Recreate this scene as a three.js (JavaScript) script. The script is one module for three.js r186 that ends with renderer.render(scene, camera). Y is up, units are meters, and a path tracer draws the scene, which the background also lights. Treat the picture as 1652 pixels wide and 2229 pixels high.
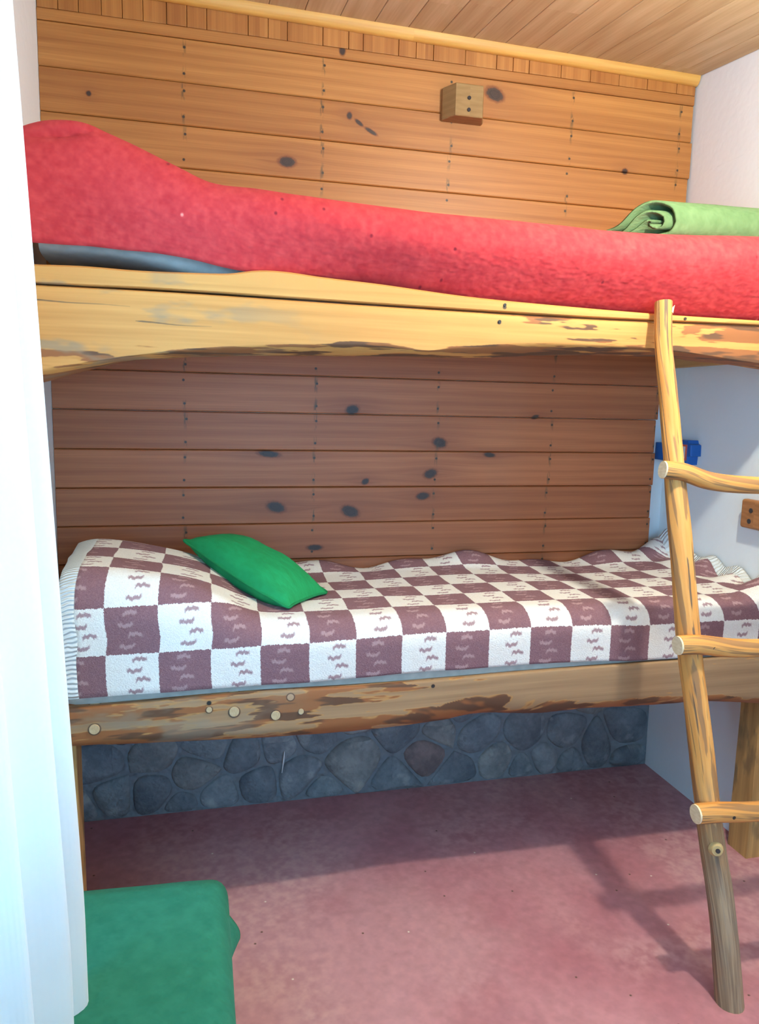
import * as THREE from 'three';
import { mergeGeometries, mergeVertices, toCreasedNormals } from 'three/addons/utils/BufferGeometryUtils.js';
import { RectAreaLightUniformsLib } from 'three/addons/lights/RectAreaLightUniformsLib.js';
import { RoundedBoxGeometry } from 'three/addons/geometries/RoundedBoxGeometry.js';

// ------------------------------------------------------------------ camera, sky, exposure
const scene = new THREE.Scene();
const camera = new THREE.PerspectiveCamera(2 * Math.atan(1114.5 / 1619.3) * 180 / Math.PI, 1652 / 2229, 0.05, 60);
camera.position.set(0.3897, 1.2527, 2.2175);
camera.rotation.order = 'YXZ';
camera.rotation.set(-0.14037, -0.24021, 0.02134);
scene.add(camera);
scene.background = new THREE.Color().setRGB(0.20, 0.56, 1.0);      // overcast daylight outside the window
scene.backgroundIntensity = 13;
const renderer = new THREE.WebGLRenderer();
renderer.toneMapping = THREE.LinearToneMapping;
renderer.toneMappingExposure = 1.06;
renderer.shadowMap.enabled = true;
const LAMP = { pos: [1.425, 2.065, 1.2], color: new THREE.Color().setRGB(0.94, 1.0, 0.90), power: 2.75, down: 1080 };

// ------------------------------------------------------------------ helpers
const W = 1.939, DEEP = 3.0;
const ceilY = (x, z) => 2.335 - 0.016 * x - 0.12 * z;
function rng(seed) { let a = seed >>> 0; return () => { a = (a + 0x6D2B79F5) | 0; let t = Math.imul(a ^ (a >>> 15), 1 | a); t = (t + Math.imul(t ^ (t >>> 7), 61 | t)) ^ t; return ((t ^ (t >>> 14)) >>> 0) / 4294967296; }; }
function hash(x, y, s = 0) { let h = Math.imul(x | 0, 374761393) ^ Math.imul(y | 0, 668265263) ^ Math.imul(s | 0, 2147483647 ^ 0x5bd1e995); h = Math.imul(h ^ (h >>> 13), 1274126177); return ((h ^ (h >>> 16)) >>> 0) / 4294967296; }
function vnoise(x, y, s = 0) {
  const i = Math.floor(x), j = Math.floor(y); let f = x - i, g = y - j; f = f * f * (3 - 2 * f); g = g * g * (3 - 2 * g);
  const a = hash(i, j, s), b = hash(i + 1, j, s), c = hash(i, j + 1, s), d = hash(i + 1, j + 1, s);
  return a + (b - a) * f + (c - a) * g + (a - b - c + d) * f * g;
}
function fbm(x, y, s = 0, o = 4) { let v = 0, a = 0.5, t = 0; for (let k = 0; k < o; k++) { v += a * vnoise(x, y, s + k * 17); t += a; a *= 0.5; x *= 2.03; y *= 2.03; } return v / t; }
const clamp = (x, a = 0, b = 1) => Math.min(b, Math.max(a, x));
const sstep = (a, b, x) => { const t = clamp((x - a) / (b - a)); return t * t * (3 - 2 * t); };
const mix = (a, b, t) => a + (b - a) * t;
const mix3 = (a, b, t) => [mix(a[0], b[0], t), mix(a[1], b[1], t), mix(a[2], b[2], t)];
function lerpTable(tab, x) {               // smooth interpolation through [x, y] pairs
  if (x <= tab[0][0]) return tab[0][1];
  for (let i = 1; i < tab.length; i++) if (x <= tab[i][0]) {
    const p0 = tab[Math.max(0, i - 2)], p1 = tab[i - 1], p2 = tab[i], p3 = tab[Math.min(tab.length - 1, i + 1)];
    const h = p2[0] - p1[0], t = (x - p1[0]) / h;
    const m1 = (p2[1] - p0[1]) / (p2[0] - p0[0]) * h, m2 = (p3[1] - p1[1]) / (p3[0] - p1[0]) * h;
    return (2 * t ** 3 - 3 * t * t + 1) * p1[1] + (t ** 3 - 2 * t * t + t) * m1 + (-2 * t ** 3 + 3 * t * t) * p2[1] + (t ** 3 - t * t) * m2;
  }
  return tab[tab.length - 1][1];
}
function makeTex(w, h, fn, srgb = true, wrap = false) {
  const d = new Uint8Array(w * h * 4);
  for (let j = 0; j < h; j++) for (let i = 0; i < w; i++) {
    const c = fn((i + 0.5) / w, (j + 0.5) / h), k = (j * w + i) * 4;
    if (typeof c === 'number') { d[k] = d[k + 1] = d[k + 2] = clamp(c) * 255; } else { d[k] = clamp(c[0]) * 255; d[k + 1] = clamp(c[1]) * 255; d[k + 2] = clamp(c[2]) * 255; }
    d[k + 3] = 255;
  }
  const t = new THREE.DataTexture(d, w, h, THREE.RGBAFormat);
  t.magFilter = THREE.LinearFilter; t.minFilter = THREE.LinearMipmapLinearFilter; t.generateMipmaps = true;
  if (srgb) t.colorSpace = THREE.SRGBColorSpace;
  if (wrap) t.wrapS = t.wrapT = THREE.RepeatWrapping;
  t.needsUpdate = true; return t;
}
const hex = (r, g, b) => [r / 255, g / 255, b / 255];
const mat = (o) => new THREE.MeshStandardMaterial({ roughness: 0.85, metalness: 0, ...o });

function mesh(name, geo, material, parent = scene) {
  const m = new THREE.Mesh(geo, material); m.name = name; m.castShadow = m.receiveShadow = true; parent.add(m); return m;
}
function tag(o, label, category, group) { o.userData.label = label; o.userData.category = category; if (group) o.userData.group = group; return o; }
function struct(o, label) { o.userData.kind = 'structure'; if (label) o.userData.label = label; return o; }
function thing(name, pos, label, category, group) { const g = new THREE.Group(); g.name = name; g.position.set(...pos); scene.add(g); return tag(g, label, category, group); }
function local(geo, g) { geo.translate(-g.position.x, -g.position.y, -g.position.z); return geo; }     // world-space shape into a thing placed at its base
function box(x0, x1, y0, y1, z0, z1) { const g = new THREE.BoxGeometry(x1 - x0, y1 - y0, z1 - z0); g.translate((x0 + x1) / 2, (y0 + y1) / 2, (z0 + z1) / 2); return g; }
function rbox(x0, x1, y0, y1, z0, z1, r = 0.004, s = 2) { const g = new RoundedBoxGeometry(x1 - x0, y1 - y0, z1 - z0, s, r); g.translate((x0 + x1) / 2, (y0 + y1) / 2, (z0 + z1) / 2); return g; }
function setUV(geo, fn) {
  const p = geo.attributes.position, n = geo.attributes.normal, uv = new Float32Array(p.count * 2);
  for (let i = 0; i < p.count; i++) { const c = fn(p.getX(i), p.getY(i), p.getZ(i), n ? n.getX(i) : 0, n ? n.getY(i) : 0, n ? n.getZ(i) : 0); uv[2 * i] = c[0]; uv[2 * i + 1] = c[1]; }
  geo.setAttribute('uv', new THREE.BufferAttribute(uv, 2)); return geo;
}
function boxUV(geo, k = 1) { return setUV(geo, (x, y, z, a, b, c) => Math.abs(a) > 0.7 ? [z * k, y * k] : Math.abs(b) > 0.7 ? [x * k, z * k] : [x * k, y * k]); }
// closed sheet of cloth: a grid of points, doubled by a thickness, joined round its rim
function sheet(nu, nv, f, uvf, th) {
  const P = [], N = [], uv = [], idx = [], st = nv + 1, n = (nu + 1) * st;
  for (let i = 0; i <= nu; i++) for (let j = 0; j <= nv; j++) P.push(new THREE.Vector3(...f(i / nu, j / nv)));
  const at = (i, j) => P[clamp(i, 0, nu) * st + clamp(j, 0, nv)];
  for (let i = 0; i <= nu; i++) for (let j = 0; j <= nv; j++) {
    const a = at(i + 1, j).clone().sub(at(i - 1, j)), b = at(i, j + 1).clone().sub(at(i, j - 1));
    N.push(a.cross(b).normalize());
    uv.push(...uvf(i / nu, j / nv, at(i, j)));
  }
  const pos = [];
  for (let k = 0; k < n; k++) pos.push(P[k].x, P[k].y, P[k].z);
  for (let k = 0; k < n; k++) pos.push(P[k].x - N[k].x * th, P[k].y - N[k].y * th, P[k].z - N[k].z * th);
  const uv2 = uv.concat(uv);
  for (let i = 0; i < nu; i++) for (let j = 0; j < nv; j++) {
    const a = i * st + j, b = a + st, c = b + 1, d = a + 1;
    idx.push(a, b, c, a, c, d, n + a, n + c, n + b, n + a, n + d, n + c);
  }
  const rim = (a, b) => idx.push(a, n + a, b, b, n + a, n + b);
  for (let i = 0; i < nu; i++) { rim(i * st, (i + 1) * st); rim((i + 1) * st + nv, i * st + nv); }
  for (let j = 0; j < nv; j++) { rim(j + 1, j); rim(nu * st + j, nu * st + j + 1); }
  const g = new THREE.BufferGeometry();
  g.setAttribute('position', new THREE.Float32BufferAttribute(pos, 3)); g.setAttribute('uv', new THREE.Float32BufferAttribute(uv2, 2)); g.setIndex(idx);
  g.computeVertexNormals(); return g;
}
// closed body made of rings of points
function loft(rings, uvf, caps = true) {
  const m = rings[0].length, pos = [], uv = [], idx = [];
  rings.forEach((r, i) => { for (let j = 0; j <= m; j++) { const q = r[j % m]; pos.push(...q); uv.push(...uvf(i, j, q)); } });
  const st = m + 1;
  for (let i = 0; i < rings.length - 1; i++) for (let j = 0; j < m; j++) { const a = i * st + j, b = a + st; idx.push(a, a + 1, b, b, a + 1, b + 1); }
  if (caps) for (const i of [0, rings.length - 1]) {
    const base = pos.length / 3, c = [0, 0, 0]; rings[i].forEach((q) => { c[0] += q[0] / m; c[1] += q[1] / m; c[2] += q[2] / m; });
    rings[i].forEach((q, j) => { pos.push(...q); uv.push(...uvf(i, j, q)); }); pos.push(...c); uv.push(...uvf(i, 0, c));
    for (let j = 0; j < m; j++) { const a = base + j, b = base + (j + 1) % m; if (i === 0) idx.push(base + m, b, a); else idx.push(base + m, a, b); }
  }
  const g = new THREE.BufferGeometry();
  g.setAttribute('position', new THREE.Float32BufferAttribute(pos, 3)); g.setAttribute('uv', new THREE.Float32BufferAttribute(uv, 2)); g.setIndex(idx);
  g.computeVertexNormals(); return g;
}
// rough round pole swept through points [x, y, z, radius]
function pole(pts, seed, { seg = 60, rad = 14, flatBottom = false } = {}) {
  const curve = new THREE.CatmullRomCurve3(pts.map((p) => new THREE.Vector3(p[0], p[1], p[2])), false, 'centripetal');
  const len = curve.getLength(), rings = [], up = new THREE.Vector3(0.13, 0.2, 1).normalize(); let along = [];
  for (let i = 0; i <= seg; i++) {
    const t = i / seg, c = curve.getPointAt(t), d = curve.getTangentAt(t), a = new THREE.Vector3().crossVectors(up, d).normalize(), b = new THREE.Vector3().crossVectors(d, a);
    const k = t * (pts.length - 1), r0 = mix(pts[Math.floor(k)][3], pts[Math.min(pts.length - 1, Math.floor(k) + 1)][3], k % 1), ring = [];
    for (let j = 0; j < rad; j++) {
      const an = j / rad * Math.PI * 2, r = r0 * (0.95 + 0.12 * (fbm(Math.cos(an) * 1.3 + 5, Math.sin(an) * 1.3 + t * len * 9, seed, 3)));
      const q = c.clone().addScaledVector(a, Math.cos(an) * r).addScaledVector(b, Math.sin(an) * r);
      if (flatBottom && i === 0) q.addScaledVector(d, -q.y / d.y);
      ring.push([q.x, q.y, q.z]);
    }
    rings.push(ring); along.push(t * len);
  }
  return loft(rings, (i, j) => [j / rad, along[i] / 2], true);
}

// ------------------------------------------------------------------ textures and materials
// stained pine boarding of the back wall: grain, knots, nails with their rust runs
const KNOTS = [[.643, 1.931, .022, .013, 0], [1.258, 2.178, .027, .017, -.3], [.842, 1.242, .019, .013, .2], [.592, 1.108, .03, .009, -.1], [1.121, 1.146, .021, .014, -.2], [1.094, 1.049, .02, .013, .3],
  [1.071, .979, .02, .011, .1], [.886, 1.025, .011, .008, .6], [.613, .949, .026, .015, -.25], [.84, .933, .026, .016, -.35], [1.288, 1.109, .018, .007, -.1], [.731, .823, .022, .008, 0], [1.25, 1.786, .009, .008, 0],
  [1.703, 2.001, .009, .008, 0], [.121, 2.053, .006, .006, 0], [1.44, 1.231, .012, .006, .3], [.797, 2.242, .008, .012, 0], [.82, 2.072, .007, .009, 0], [.848, 2.056, .013, .005, -.6], [.884, 2.036, .018, .005, -.45]];
const NAILX = [.365, .742, 1.125, 1.51, 1.888];
const X0 = 0, X1 = 1.96, Y0 = 0.66, Y1 = 2.36, PITCH = 0.11, SEAM0 = 2.1088;
const plankOf = (y) => Math.floor((SEAM0 - y) / PITCH + 100) - 100;
function pine(x, y, row, seed) {           // returns [tone, streak] of a pine board lengthwise along x
  let yy = y, swirl = 0;
  for (const [kx, ky, a, b] of KNOTS) {
    const dx = (x - kx) / (a * 4.2), dy = (y - ky) / (b * 3);
    const q = dx * dx + dy * dy; if (q < 9 && plankOf(ky) === row) { const e = Math.exp(-q); yy += (y > ky ? 1 : -1) * b * 0.8 * e * -1; swirl = Math.max(swirl, Math.exp(-q * 0.8)); }
  }
  const w = 0.012 * (fbm(x * 1.7 + seed * 3.1, yy * 9 + seed, 3, 3) - 0.5);
  const ring = Math.sin((yy + w) * (150 + 120 * hash(row, 5, seed)) + 7 * fbm(x * 1.1 + seed, yy * 14, 11, 3));
  const fine = fbm(x * 7 + seed * 7, yy * 520, 21, 2) - 0.5, broad = fbm(x * 1.3 + seed * 2, yy * 22 + seed, 31, 3) - 0.5;
  return [0.5 + 0.13 * ring + 0.45 * fine + 0.7 * broad, swirl];
}
const texBoards = makeTex(2048, 1776, (u, v) => {
  const x = mix(X0, X1, u), y = mix(Y0, Y1, v);
  let row = plankOf(y), seed = row + 20;
  if (y > 2.2488) { const b = Math.floor(x / 0.052); seed = b; const t = pine(y * 1.0 + 4, x * 1.0, b, b); return mix3(hex(160, 94, 40), hex(198, 130, 64), clamp(t[0] + 0.35 * (hash(b, 2) - 0.5))); }
  if (y > 2.2188) row = -9;
  const [t, swirl] = pine(x, y, row, seed), tone = clamp(t + 0.3 * (hash(row, 9) - 0.5));
  const redRow = row >= 5;                    // the boards between the bunks get a redder, darker tone
  let c = redRow ? mix3(hex(154, 81, 42), hex(198, 115, 68), tone) : mix3(hex(155, 91, 39), hex(199, 132, 66), tone);
  c = mix3(c, redRow ? hex(134, 68, 40) : hex(140, 80, 40), 0.35 * swirl);
  for (const [kx, ky, a, b, r] of KNOTS) {
    const dx0 = x - kx, dy0 = y - ky; if (Math.abs(dx0) > .08 || Math.abs(dy0) > .06) continue;
    const dx = (dx0 * Math.cos(r) + dy0 * Math.sin(r)) / a, dy = (-dx0 * Math.sin(r) + dy0 * Math.cos(r)) / b, q = Math.sqrt(dx * dx + dy * dy) + 0.15 * (vnoise(x * 220, y * 220, 3) - .5);
    const k = 1 - sstep(0.85, 1.05, q), rim = 1 - sstep(1.0, 1.5, q);
    c = mix3(c, hex(98, 46, 22), 0.55 * rim); c = mix3(c, mix3(hex(52, 34, 30), hex(74, 50, 38), vnoise(q * 9, 2, 8)), k);
  }
  // nails: two to a board at every batten, a dark head and a run of iron stain
  const fy = ((SEAM0 - y) / PITCH) - row;
  for (const nx of NAILX) {
    const jx = nx - 0.02 * (2.1 - y) * 0.7 + 0.006 * (hash(row, nx * 100) - .5); if (Math.abs(x - jx) > .03) continue;
    for (const s of [.2, .8]) {
      const hh = hash(row, nx * 50 + s * 10, 4), d = Math.hypot((x - jx - .006 * (hh - .5)), (fy - s) * PITCH);
      c = mix3(c, hex(52, 42, 34), (1 - sstep(.0025, .0045, d)) * .9);
      const run = (1 - sstep(.002, .007, Math.abs(x - jx))) * (1 - sstep(.004, .018 + .02 * hh, Math.abs((fy - s) * PITCH))) * sstep(.35, .6, vnoise(x * 300, y * 90, 6)); c = mix3(c, hex(78, 62, 40), .6 * run * hh);
    }
  }
  return c;
});
const uvBoards = (x, y) => [(x - X0) / (X1 - X0), (y - Y0) / (Y1 - Y0)];
const M = {};
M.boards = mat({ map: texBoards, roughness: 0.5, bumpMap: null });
// generic sawn pine, 1 m tile, grain along u
function pineTex(w, h, dark, light, seed, opt = {}) {
  return makeTex(w, h, (u, v) => {
    const x = u, y = v, e = 2 * Math.PI;
    const wv = fbm(u * 3, v * 8, seed, 3), ring = Math.sin(v * e * (opt.rings || 14) + 9 * wv), fine = fbm(u * 9, v * 260, seed + 5, 2) - .5, broad = fbm(u * 3, v * 7, seed + 9, 3) - .5;
    let c = mix3(dark, light, clamp(.55 + .16 * ring + .5 * fine + .7 * broad));
    if (opt.dirt) c = mix3(c, opt.dirt, .6 * sstep(.55, .75, fbm(u * 11, v * 16, seed + 33, 4)));
    return c;
  }, true, true);
}
const texCeil = pineTex(1024, 512, hex(182, 146, 98), hex(214, 184, 136), 41);
M.ceil = [0.0, 0.37, 0.71].map((o, i) => { const t = texCeil.clone(); t.offset.set(o, o * 1.7); t.needsUpdate = true; return mat({ map: t, roughness: 0.55, color: new THREE.Color().setScalar([1, .93, .97][i]) }); });
M.trim = mat({ map: pineTex(512, 128, hex(206, 142, 60), hex(232, 176, 88), 51), roughness: 0.5 });
M.plain = mat({ map: pineTex(512, 256, hex(176, 128, 76), hex(214, 168, 110), 61), roughness: 0.8 });
M.leg = mat({ map: pineTex(512, 256, hex(150, 108, 62), hex(206, 156, 92), 67, { dirt: hex(112, 88, 60) }), roughness: 0.8 });
const plasterBump = makeTex(512, 512, (u, v) => { const s = 6; return .5 * fbm(u * 14, v * 14, 71, 4) + .5 * fbm(u * 60, v * 60, 72, 2); }, false, true);
M.plaster = mat({ color: new THREE.Color().setRGB(.82, .82, .81), roughness: 0.95, bumpMap: plasterBump, bumpScale: 0.0015 });
// painted concrete floor: worn, dusty, specked
const texFloor = makeTex(1536, 1536, (u, v) => {
  const x = u * 3.1, z = v * 3.1;
  const a = fbm(x * 2.2, z * 2.2, 81, 5), b = fbm(x * 7 + 3, z * 7, 82, 4), f = fbm(x * 60, z * 60, 83, 3);
  let c = mix3(hex(180, 110, 114), hex(196, 130, 132), clamp(.5 + 1.6 * (b - .5)));
  c = mix3(c, hex(202, 146, 144), .6 * sstep(.4, .72, a + .1 * (b - .5)));
  c = mix3(c, hex(210, 168, 154), .4 * sstep(.45, .75, fbm(x * 3.3 + 9, z * 3.3, 85, 3)) * sstep(.2, .8, f));
  c = c.map((k) => k * (.93 + .14 * f));
  const cell = hash(Math.floor(x * 55), Math.floor(z * 55), 88); if (cell > .992) { const cx = (Math.floor(x * 55) + .5) / 55, cz = (Math.floor(z * 55) + .5) / 55, d = Math.hypot(x - cx, z - cz); const k = 1 - sstep(.0016, .0034, d); c = mix3(c, cell > .996 ? hex(238, 222, 200) : hex(92, 62, 46), k); }
  return c;
});
M.floor = mat({ map: texFloor, roughness: 0.62, bumpMap: null });
// half-log beams: peeled sapwood with leftover inner bark. v = metres down the face, u = metres along
function barkTex(seed, where, faceLight, faceDark, spots = [], cracks = []) {
  return makeTex(2048, 320, (u, v) => {
    const x = u * 2, s = v * .3125;
    const wv = fbm(x * 2, s * 10, seed, 3), g = fbm(x * 5, s * 260, seed + 1, 3) - .5, ring = Math.sin(s * 170 + 10 * wv);
    let c = mix3(faceDark, faceLight, clamp(.6 + .13 * ring + .6 * g + .7 * (fbm(x * 2.2, s * 12, seed + 3, 3) - .5)));
    const m = where(x, s), n = fbm(x * 7, s * 62, seed + 7, 4), n2 = fbm(x * 20, s * 120, seed + 9, 3);
    const bark = sstep(1 - m, 1 - m + .04, n + .18 * (n2 - .5));
    const deep = sstep(.5, .62, fbm(x * 10 + 5, s * 70, seed + 13, 3));
    c = mix3(c, mix3(hex(146, 86, 44), hex(92, 58, 36), deep), bark * .92);
    const edge = sstep(1 - m - .03, 1 - m, n + .18 * (n2 - .5)) * (1 - bark); c = mix3(c, hex(196, 132, 62), .6 * edge);
    const grime = sstep(.52, .7, fbm(x * 9 + 2, s * 26, seed + 21, 4)) * (1 - sstep(.3, .75, x)); c = mix3(c, mix3(c, hex(140, 122, 104), .6), grime);     // handling grime at the head end
    for (const [cx0, cx1, cs, sl] of cracks) { const t = clamp((x - cx0) / (cx1 - cx0)), w = .0011 * (1 - t) * Math.min(1, t * 12 + (cx0 < .1 ? 1 : 0)), d = Math.abs(s - cs - sl * (x - cx0) - .003 * (vnoise(x * 14, 3, seed) - .5)); if (x > cx0 && x < cx1) c = mix3(c, hex(84, 66, 50), .8 * (1 - t * .6) * (1 - sstep(w, w + .0009, d))); }
    for (const [sx, ss, r, col] of spots) { const d = Math.hypot((x - sx) / r, (s - ss) / r); c = mix3(c, hex(70, 50, 40), (1 - sstep(1.05, 1.3, d)) * .8); c = mix3(c, col, 1 - sstep(.85, 1.0, d)); }
    return c;
  });
}
const UPFACE = [[0.02, 1.3025], [0.093, 1.3161], [0.184, 1.333], [0.282, 1.3498], [0.401, 1.3666], [0.552, 1.3803], [0.782, 1.3898], [0.888, 1.3803], [0.947, 1.3898], [1.106, 1.4056], [1.198, 1.4098], [1.463, 1.4066], [1.753, 1.3814], [1.928, 1.3656]];
const UPBOT = [[0.02, 1.2688], [0.08, 1.2888], [0.21, 1.3288], [0.275, 1.3424], [0.519, 1.3582], [0.803, 1.3677], [0.971, 1.3698], [1.23, 1.3856], [1.521, 1.3929], [1.615, 1.3866], [1.826, 1.3729], [1.928, 1.3603]];
const UPSEAM = [[0.02, 1.4771], [0.365, 1.4771], [0.77, 1.4718], [1.241, 1.4676], [1.458, 1.4687], [1.928, 1.4718]];
const UPTOP = [[0.02, 1.5129], [0.087, 1.5139], [0.172, 1.516], [0.276, 1.5139], [0.384, 1.516], [0.457, 1.5192], [0.513, 1.5286], [0.571, 1.5297], [0.649, 1.5234], [0.779, 1.516], [0.958, 1.5023], [1.124, 1.495], [1.457, 1.4866], [1.743, 1.4845], [1.928, 1.4834]];
const LOTOP = [[0.02, 0.6018], [0.106, 0.6039], [0.257, 0.6071], [0.46, 0.6123], [0.788, 0.6102], [1.167, 0.6165], [1.582, 0.6197], [1.928, 0.6197]];
const LOBOT = [[0.02, 0.5134], [0.096, 0.5092], [0.25, 0.4998], [0.452, 0.4913], [0.666, 0.4861], [0.8, 0.4861], [0.965, 0.4945], [1.049, 0.504], [1.225, 0.4913], [1.323, 0.4945], [1.552, 0.4892], [1.701, 0.4882], [1.89, 0.4661], [1.928, 0.4608]];
const LOFACE = [[0.02, 0.5292], [0.295, 0.5292], [0.611, 0.524], [0.874, 0.5376], [0.969, 0.5534], [1.053, 0.5639], [1.158, 0.5576], [1.242, 0.5429], [1.347, 0.5345], [1.558, 0.5261], [1.928, 0.4977]];
M.upBeam = mat({ roughness: 0.72, map: barkTex(101, (x, s) => {
  const face = lerpTable(UPSEAM, x) - lerpTable(UPFACE, x); const below = sstep(face - .012, face + .004, s);
  return clamp(Math.max(.12 + .46 * sstep(.95, 1.25, x), below * .62, .5 * (1 - sstep(.2, .34, x)) * sstep(.1, .13, s)));
}, hex(218, 154, 82), hex(188, 126, 60), [[1.0559, .019, .004, hex(84, 66, 48)]], [[.05, .26, .027, .035], [.27, .42, .062, .03]]) });
const PALECUT = hex(214, 178, 136);
M.loBeam = mat({ roughness: 0.72, map: barkTex(131, (x, s) => {
  const face = lerpTable(LOTOP, x) - lerpTable(LOFACE, x), below = sstep(face - .012, face + .006, s);
  return clamp(Math.max(.48 * (1 - sstep(.85, 1.12, x + 1.6 * (.05 - s))) , .22, below * .6));
}, hex(172, 132, 92), hex(138, 102, 70), [[0.4605, 0.0421, 0.0115, PALECUT], [0.5531, 0.0568, 0.0105, PALECUT], [0.5867, 0.0158, 0.0085, hex(170, 136, 104)], [0.6109, 0.0526, 0.0065, PALECUT], [0.1649, 0.0505, 0.0115, PALECUT], [0.4058, 0.0316, 0.007, hex(190, 156, 118)], [0.4058, 0.0158, 0.0045, hex(50, 40, 36)], [0.9265, 0.0137, 0.004, hex(60, 46, 36)]]) });
M.upBoard = mat({ roughness: 0.7, map: barkTex(161, (x, s) => .16, hex(220, 156, 82), hex(190, 128, 60), [[1.0665, .019, .004, hex(92, 74, 54)], [1.5325, .007, .004, hex(92, 74, 54)]]) });
// peeled ladder poles: orange sapwood, dark bark streaks running lengthwise; u round, v metres
const texPole = makeTex(256, 2048, (u, v) => {
  const y = v * 2, a = u * Math.PI * 2, cx = Math.cos(a), sx = Math.sin(a);
  const n = fbm(cx * 1.6 + 9, sx * 1.6 + y * 5, 201, 4), st = fbm(cx * 2.2 + 4, sx * 2.2 + y * 9, 202, 4), g = fbm(cx * 9, sx * 9 + y * 16, 203, 3);
  let c = mix3(hex(196, 122, 48), hex(224, 164, 90), clamp(.5 + 1.5 * (n - .5) + .5 * (g - .5)));
  c = mix3(c, hex(132, 92, 58), .7 * sstep(.55, .63, st));
  c = mix3(c, hex(84, 66, 52), .8 * sstep(.66, .72, fbm(cx * 4 + 1, sx * 4 + y * 9, 207, 3)));
  // mottled grey tone towards the butt end
  const butt = 1 - sstep(.25, .52, y + .3 * (st - .5) + .14 * (n - .5)); c = mix3(c, mix3(hex(112, 96, 80), hex(160, 138, 112), clamp(.5 + 2 * (g - .5) + (st - .5))), .85 * butt);
  return c;
}, true, true);
M.pole = mat({ map: texPole, roughness: 0.65 });
M.cut = mat({ map: pineTex(128, 128, hex(226, 192, 146), hex(246, 220, 180), 211, { rings: 5 }), roughness: 0.85 });
const feltBump = makeTex(512, 512, (u, v) => .5 * fbm(u * 70, v * 70, 221, 3) + .5 * fbm(u * 190, v * 190, 222, 2), false, true);
const texRed = makeTex(1024, 512, (u, v) => {
  const x = u * 2, y = v, f = fbm(x * 90, y * 90, 231, 3), b = fbm(x * 12, y * 12, 232, 3);
  let c = mix3(hex(186, 42, 48), hex(214, 70, 68), clamp(.5 + 1.1 * (f - .5) + .25 * (b - .5)));
  const q = hash(Math.floor(x * 70), Math.floor(y * 70), 233); if (q > .99) { const d = Math.hypot(x * 70 % 1 - .5, y * 70 % 1 - .5); c = mix3(c, q > .9985 ? hex(250, 170, 150) : hex(120, 18, 34), (1 - sstep(.12, .3, d)) * .8); }
  return c;
}, true, true);
M.red = mat({ map: texRed, roughness: 1, bumpMap: feltBump, bumpScale: 0.003 });
function woolTex(a, b, seed) { return makeTex(512, 512, (u, v) => mix3(a, b, clamp(.5 + 1.2 * (fbm(u * 60, v * 60, seed, 3) - .5) + .7 * (fbm(u * 6, v * 6, seed + 4, 3) - .5))), true, true); }
M.paleGreen = mat({ map: woolTex(hex(94, 122, 76), hex(114, 140, 92), 241), roughness: 1, bumpMap: feltBump, bumpScale: 0.002 });
M.cushion = mat({ map: woolTex(hex(0, 130, 68), hex(4, 146, 82), 251), roughness: 0.85, bumpMap: feltBump, bumpScale: 0.001 });
M.darkGreen = mat({ map: woolTex(hex(30, 112, 86), hex(46, 128, 100), 261), roughness: 1, bumpMap: feltBump, bumpScale: 0.002 });
M.greyCover = mat({ map: woolTex(hex(164, 158, 148), hex(186, 178, 166), 271), roughness: 0.95 });
M.white = mat({ map: woolTex(hex(228, 224, 216), hex(240, 236, 228), 281), roughness: 0.95 });
// checked blanket: 2 x 2 squares to the tile, a row of little woven crescents in each square
const MARKS = [[.64, .85, .14, -1], [.54, .66, .15, 1], [.69, .4, .14, -1], [.54, .2, .15, 1]];
const texCheck = makeTex(768, 768, (u, v) => {
  const jag = .018 * (vnoise(u * 90, v * 90, 291) - .5) + .016 * (vnoise(u * 40, 3, 292) - .5);
  const U = u * 2 + jag, V = v * 2 + .03 * (vnoise(u * 130, 7, 293) - .5), i = Math.floor(U), j = Math.floor(V), light = ((i + j) & 1) !== 0, a = U - i, b = V - j;
  const f = fbm(u * 130, v * 130, 294, 3) - .5;
  let c = light ? mix3(hex(222, 208, 194), hex(240, 230, 220), .5 + f) : mix3(hex(120, 80, 84), hex(150, 108, 110), .5 + f);
  for (const [mx, my, w, s] of MARKS) {
    const dx = (a - mx + (light ? 0 : .16)) / w; if (Math.abs(dx) > 1.15) continue;
    const cy = my - s * .042 * (1 - dx * dx) + .012 * Math.sin(dx * 9), d = Math.abs(b - cy - .03 * (vnoise(u * 120, v * 120, 296) - .5)), k = (1 - sstep(.022, .06, d)) * (1 - sstep(.8, 1.12, Math.abs(dx)));
    c = mix3(c, light ? hex(160, 122, 122) : hex(186, 148, 144), k * (light ? .9 : .7));
  }
  return c;
}, true, true);
M.check = mat({ map: texCheck, roughness: 1, bumpMap: feltBump, bumpScale: 0.002 });
const hemBump = makeTex(64, 512, (u, v) => .5 + .5 * Math.sin(v * Math.PI * 2 * 64 + 3 * vnoise(u * 3, v * 40, 299)), false, true);
M.hem = mat({ color: new THREE.Color().setRGB(.74, .72, .68), roughness: 0.9, bumpMap: hemBump, bumpScale: 0.004 });
const weaveBump = makeTex(256, 256, (u, v) => .5 + .25 * Math.sin(u * Math.PI * 2 * 64) + .25 * Math.sin(v * Math.PI * 2 * 64), false, true);
M.curtain = new THREE.MeshPhysicalMaterial({ color: new THREE.Color().setRGB(.86, .86, .84), roughness: 1, transmission: 0.5, thickness: 0, bumpMap: weaveBump, bumpScale: 0.0006, side: THREE.DoubleSide });
M.mortar = mat({ color: new THREE.Color().setRGB(.20, .21, .22), roughness: 1, bumpMap: plasterBump, bumpScale: 0.02 });
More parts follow.
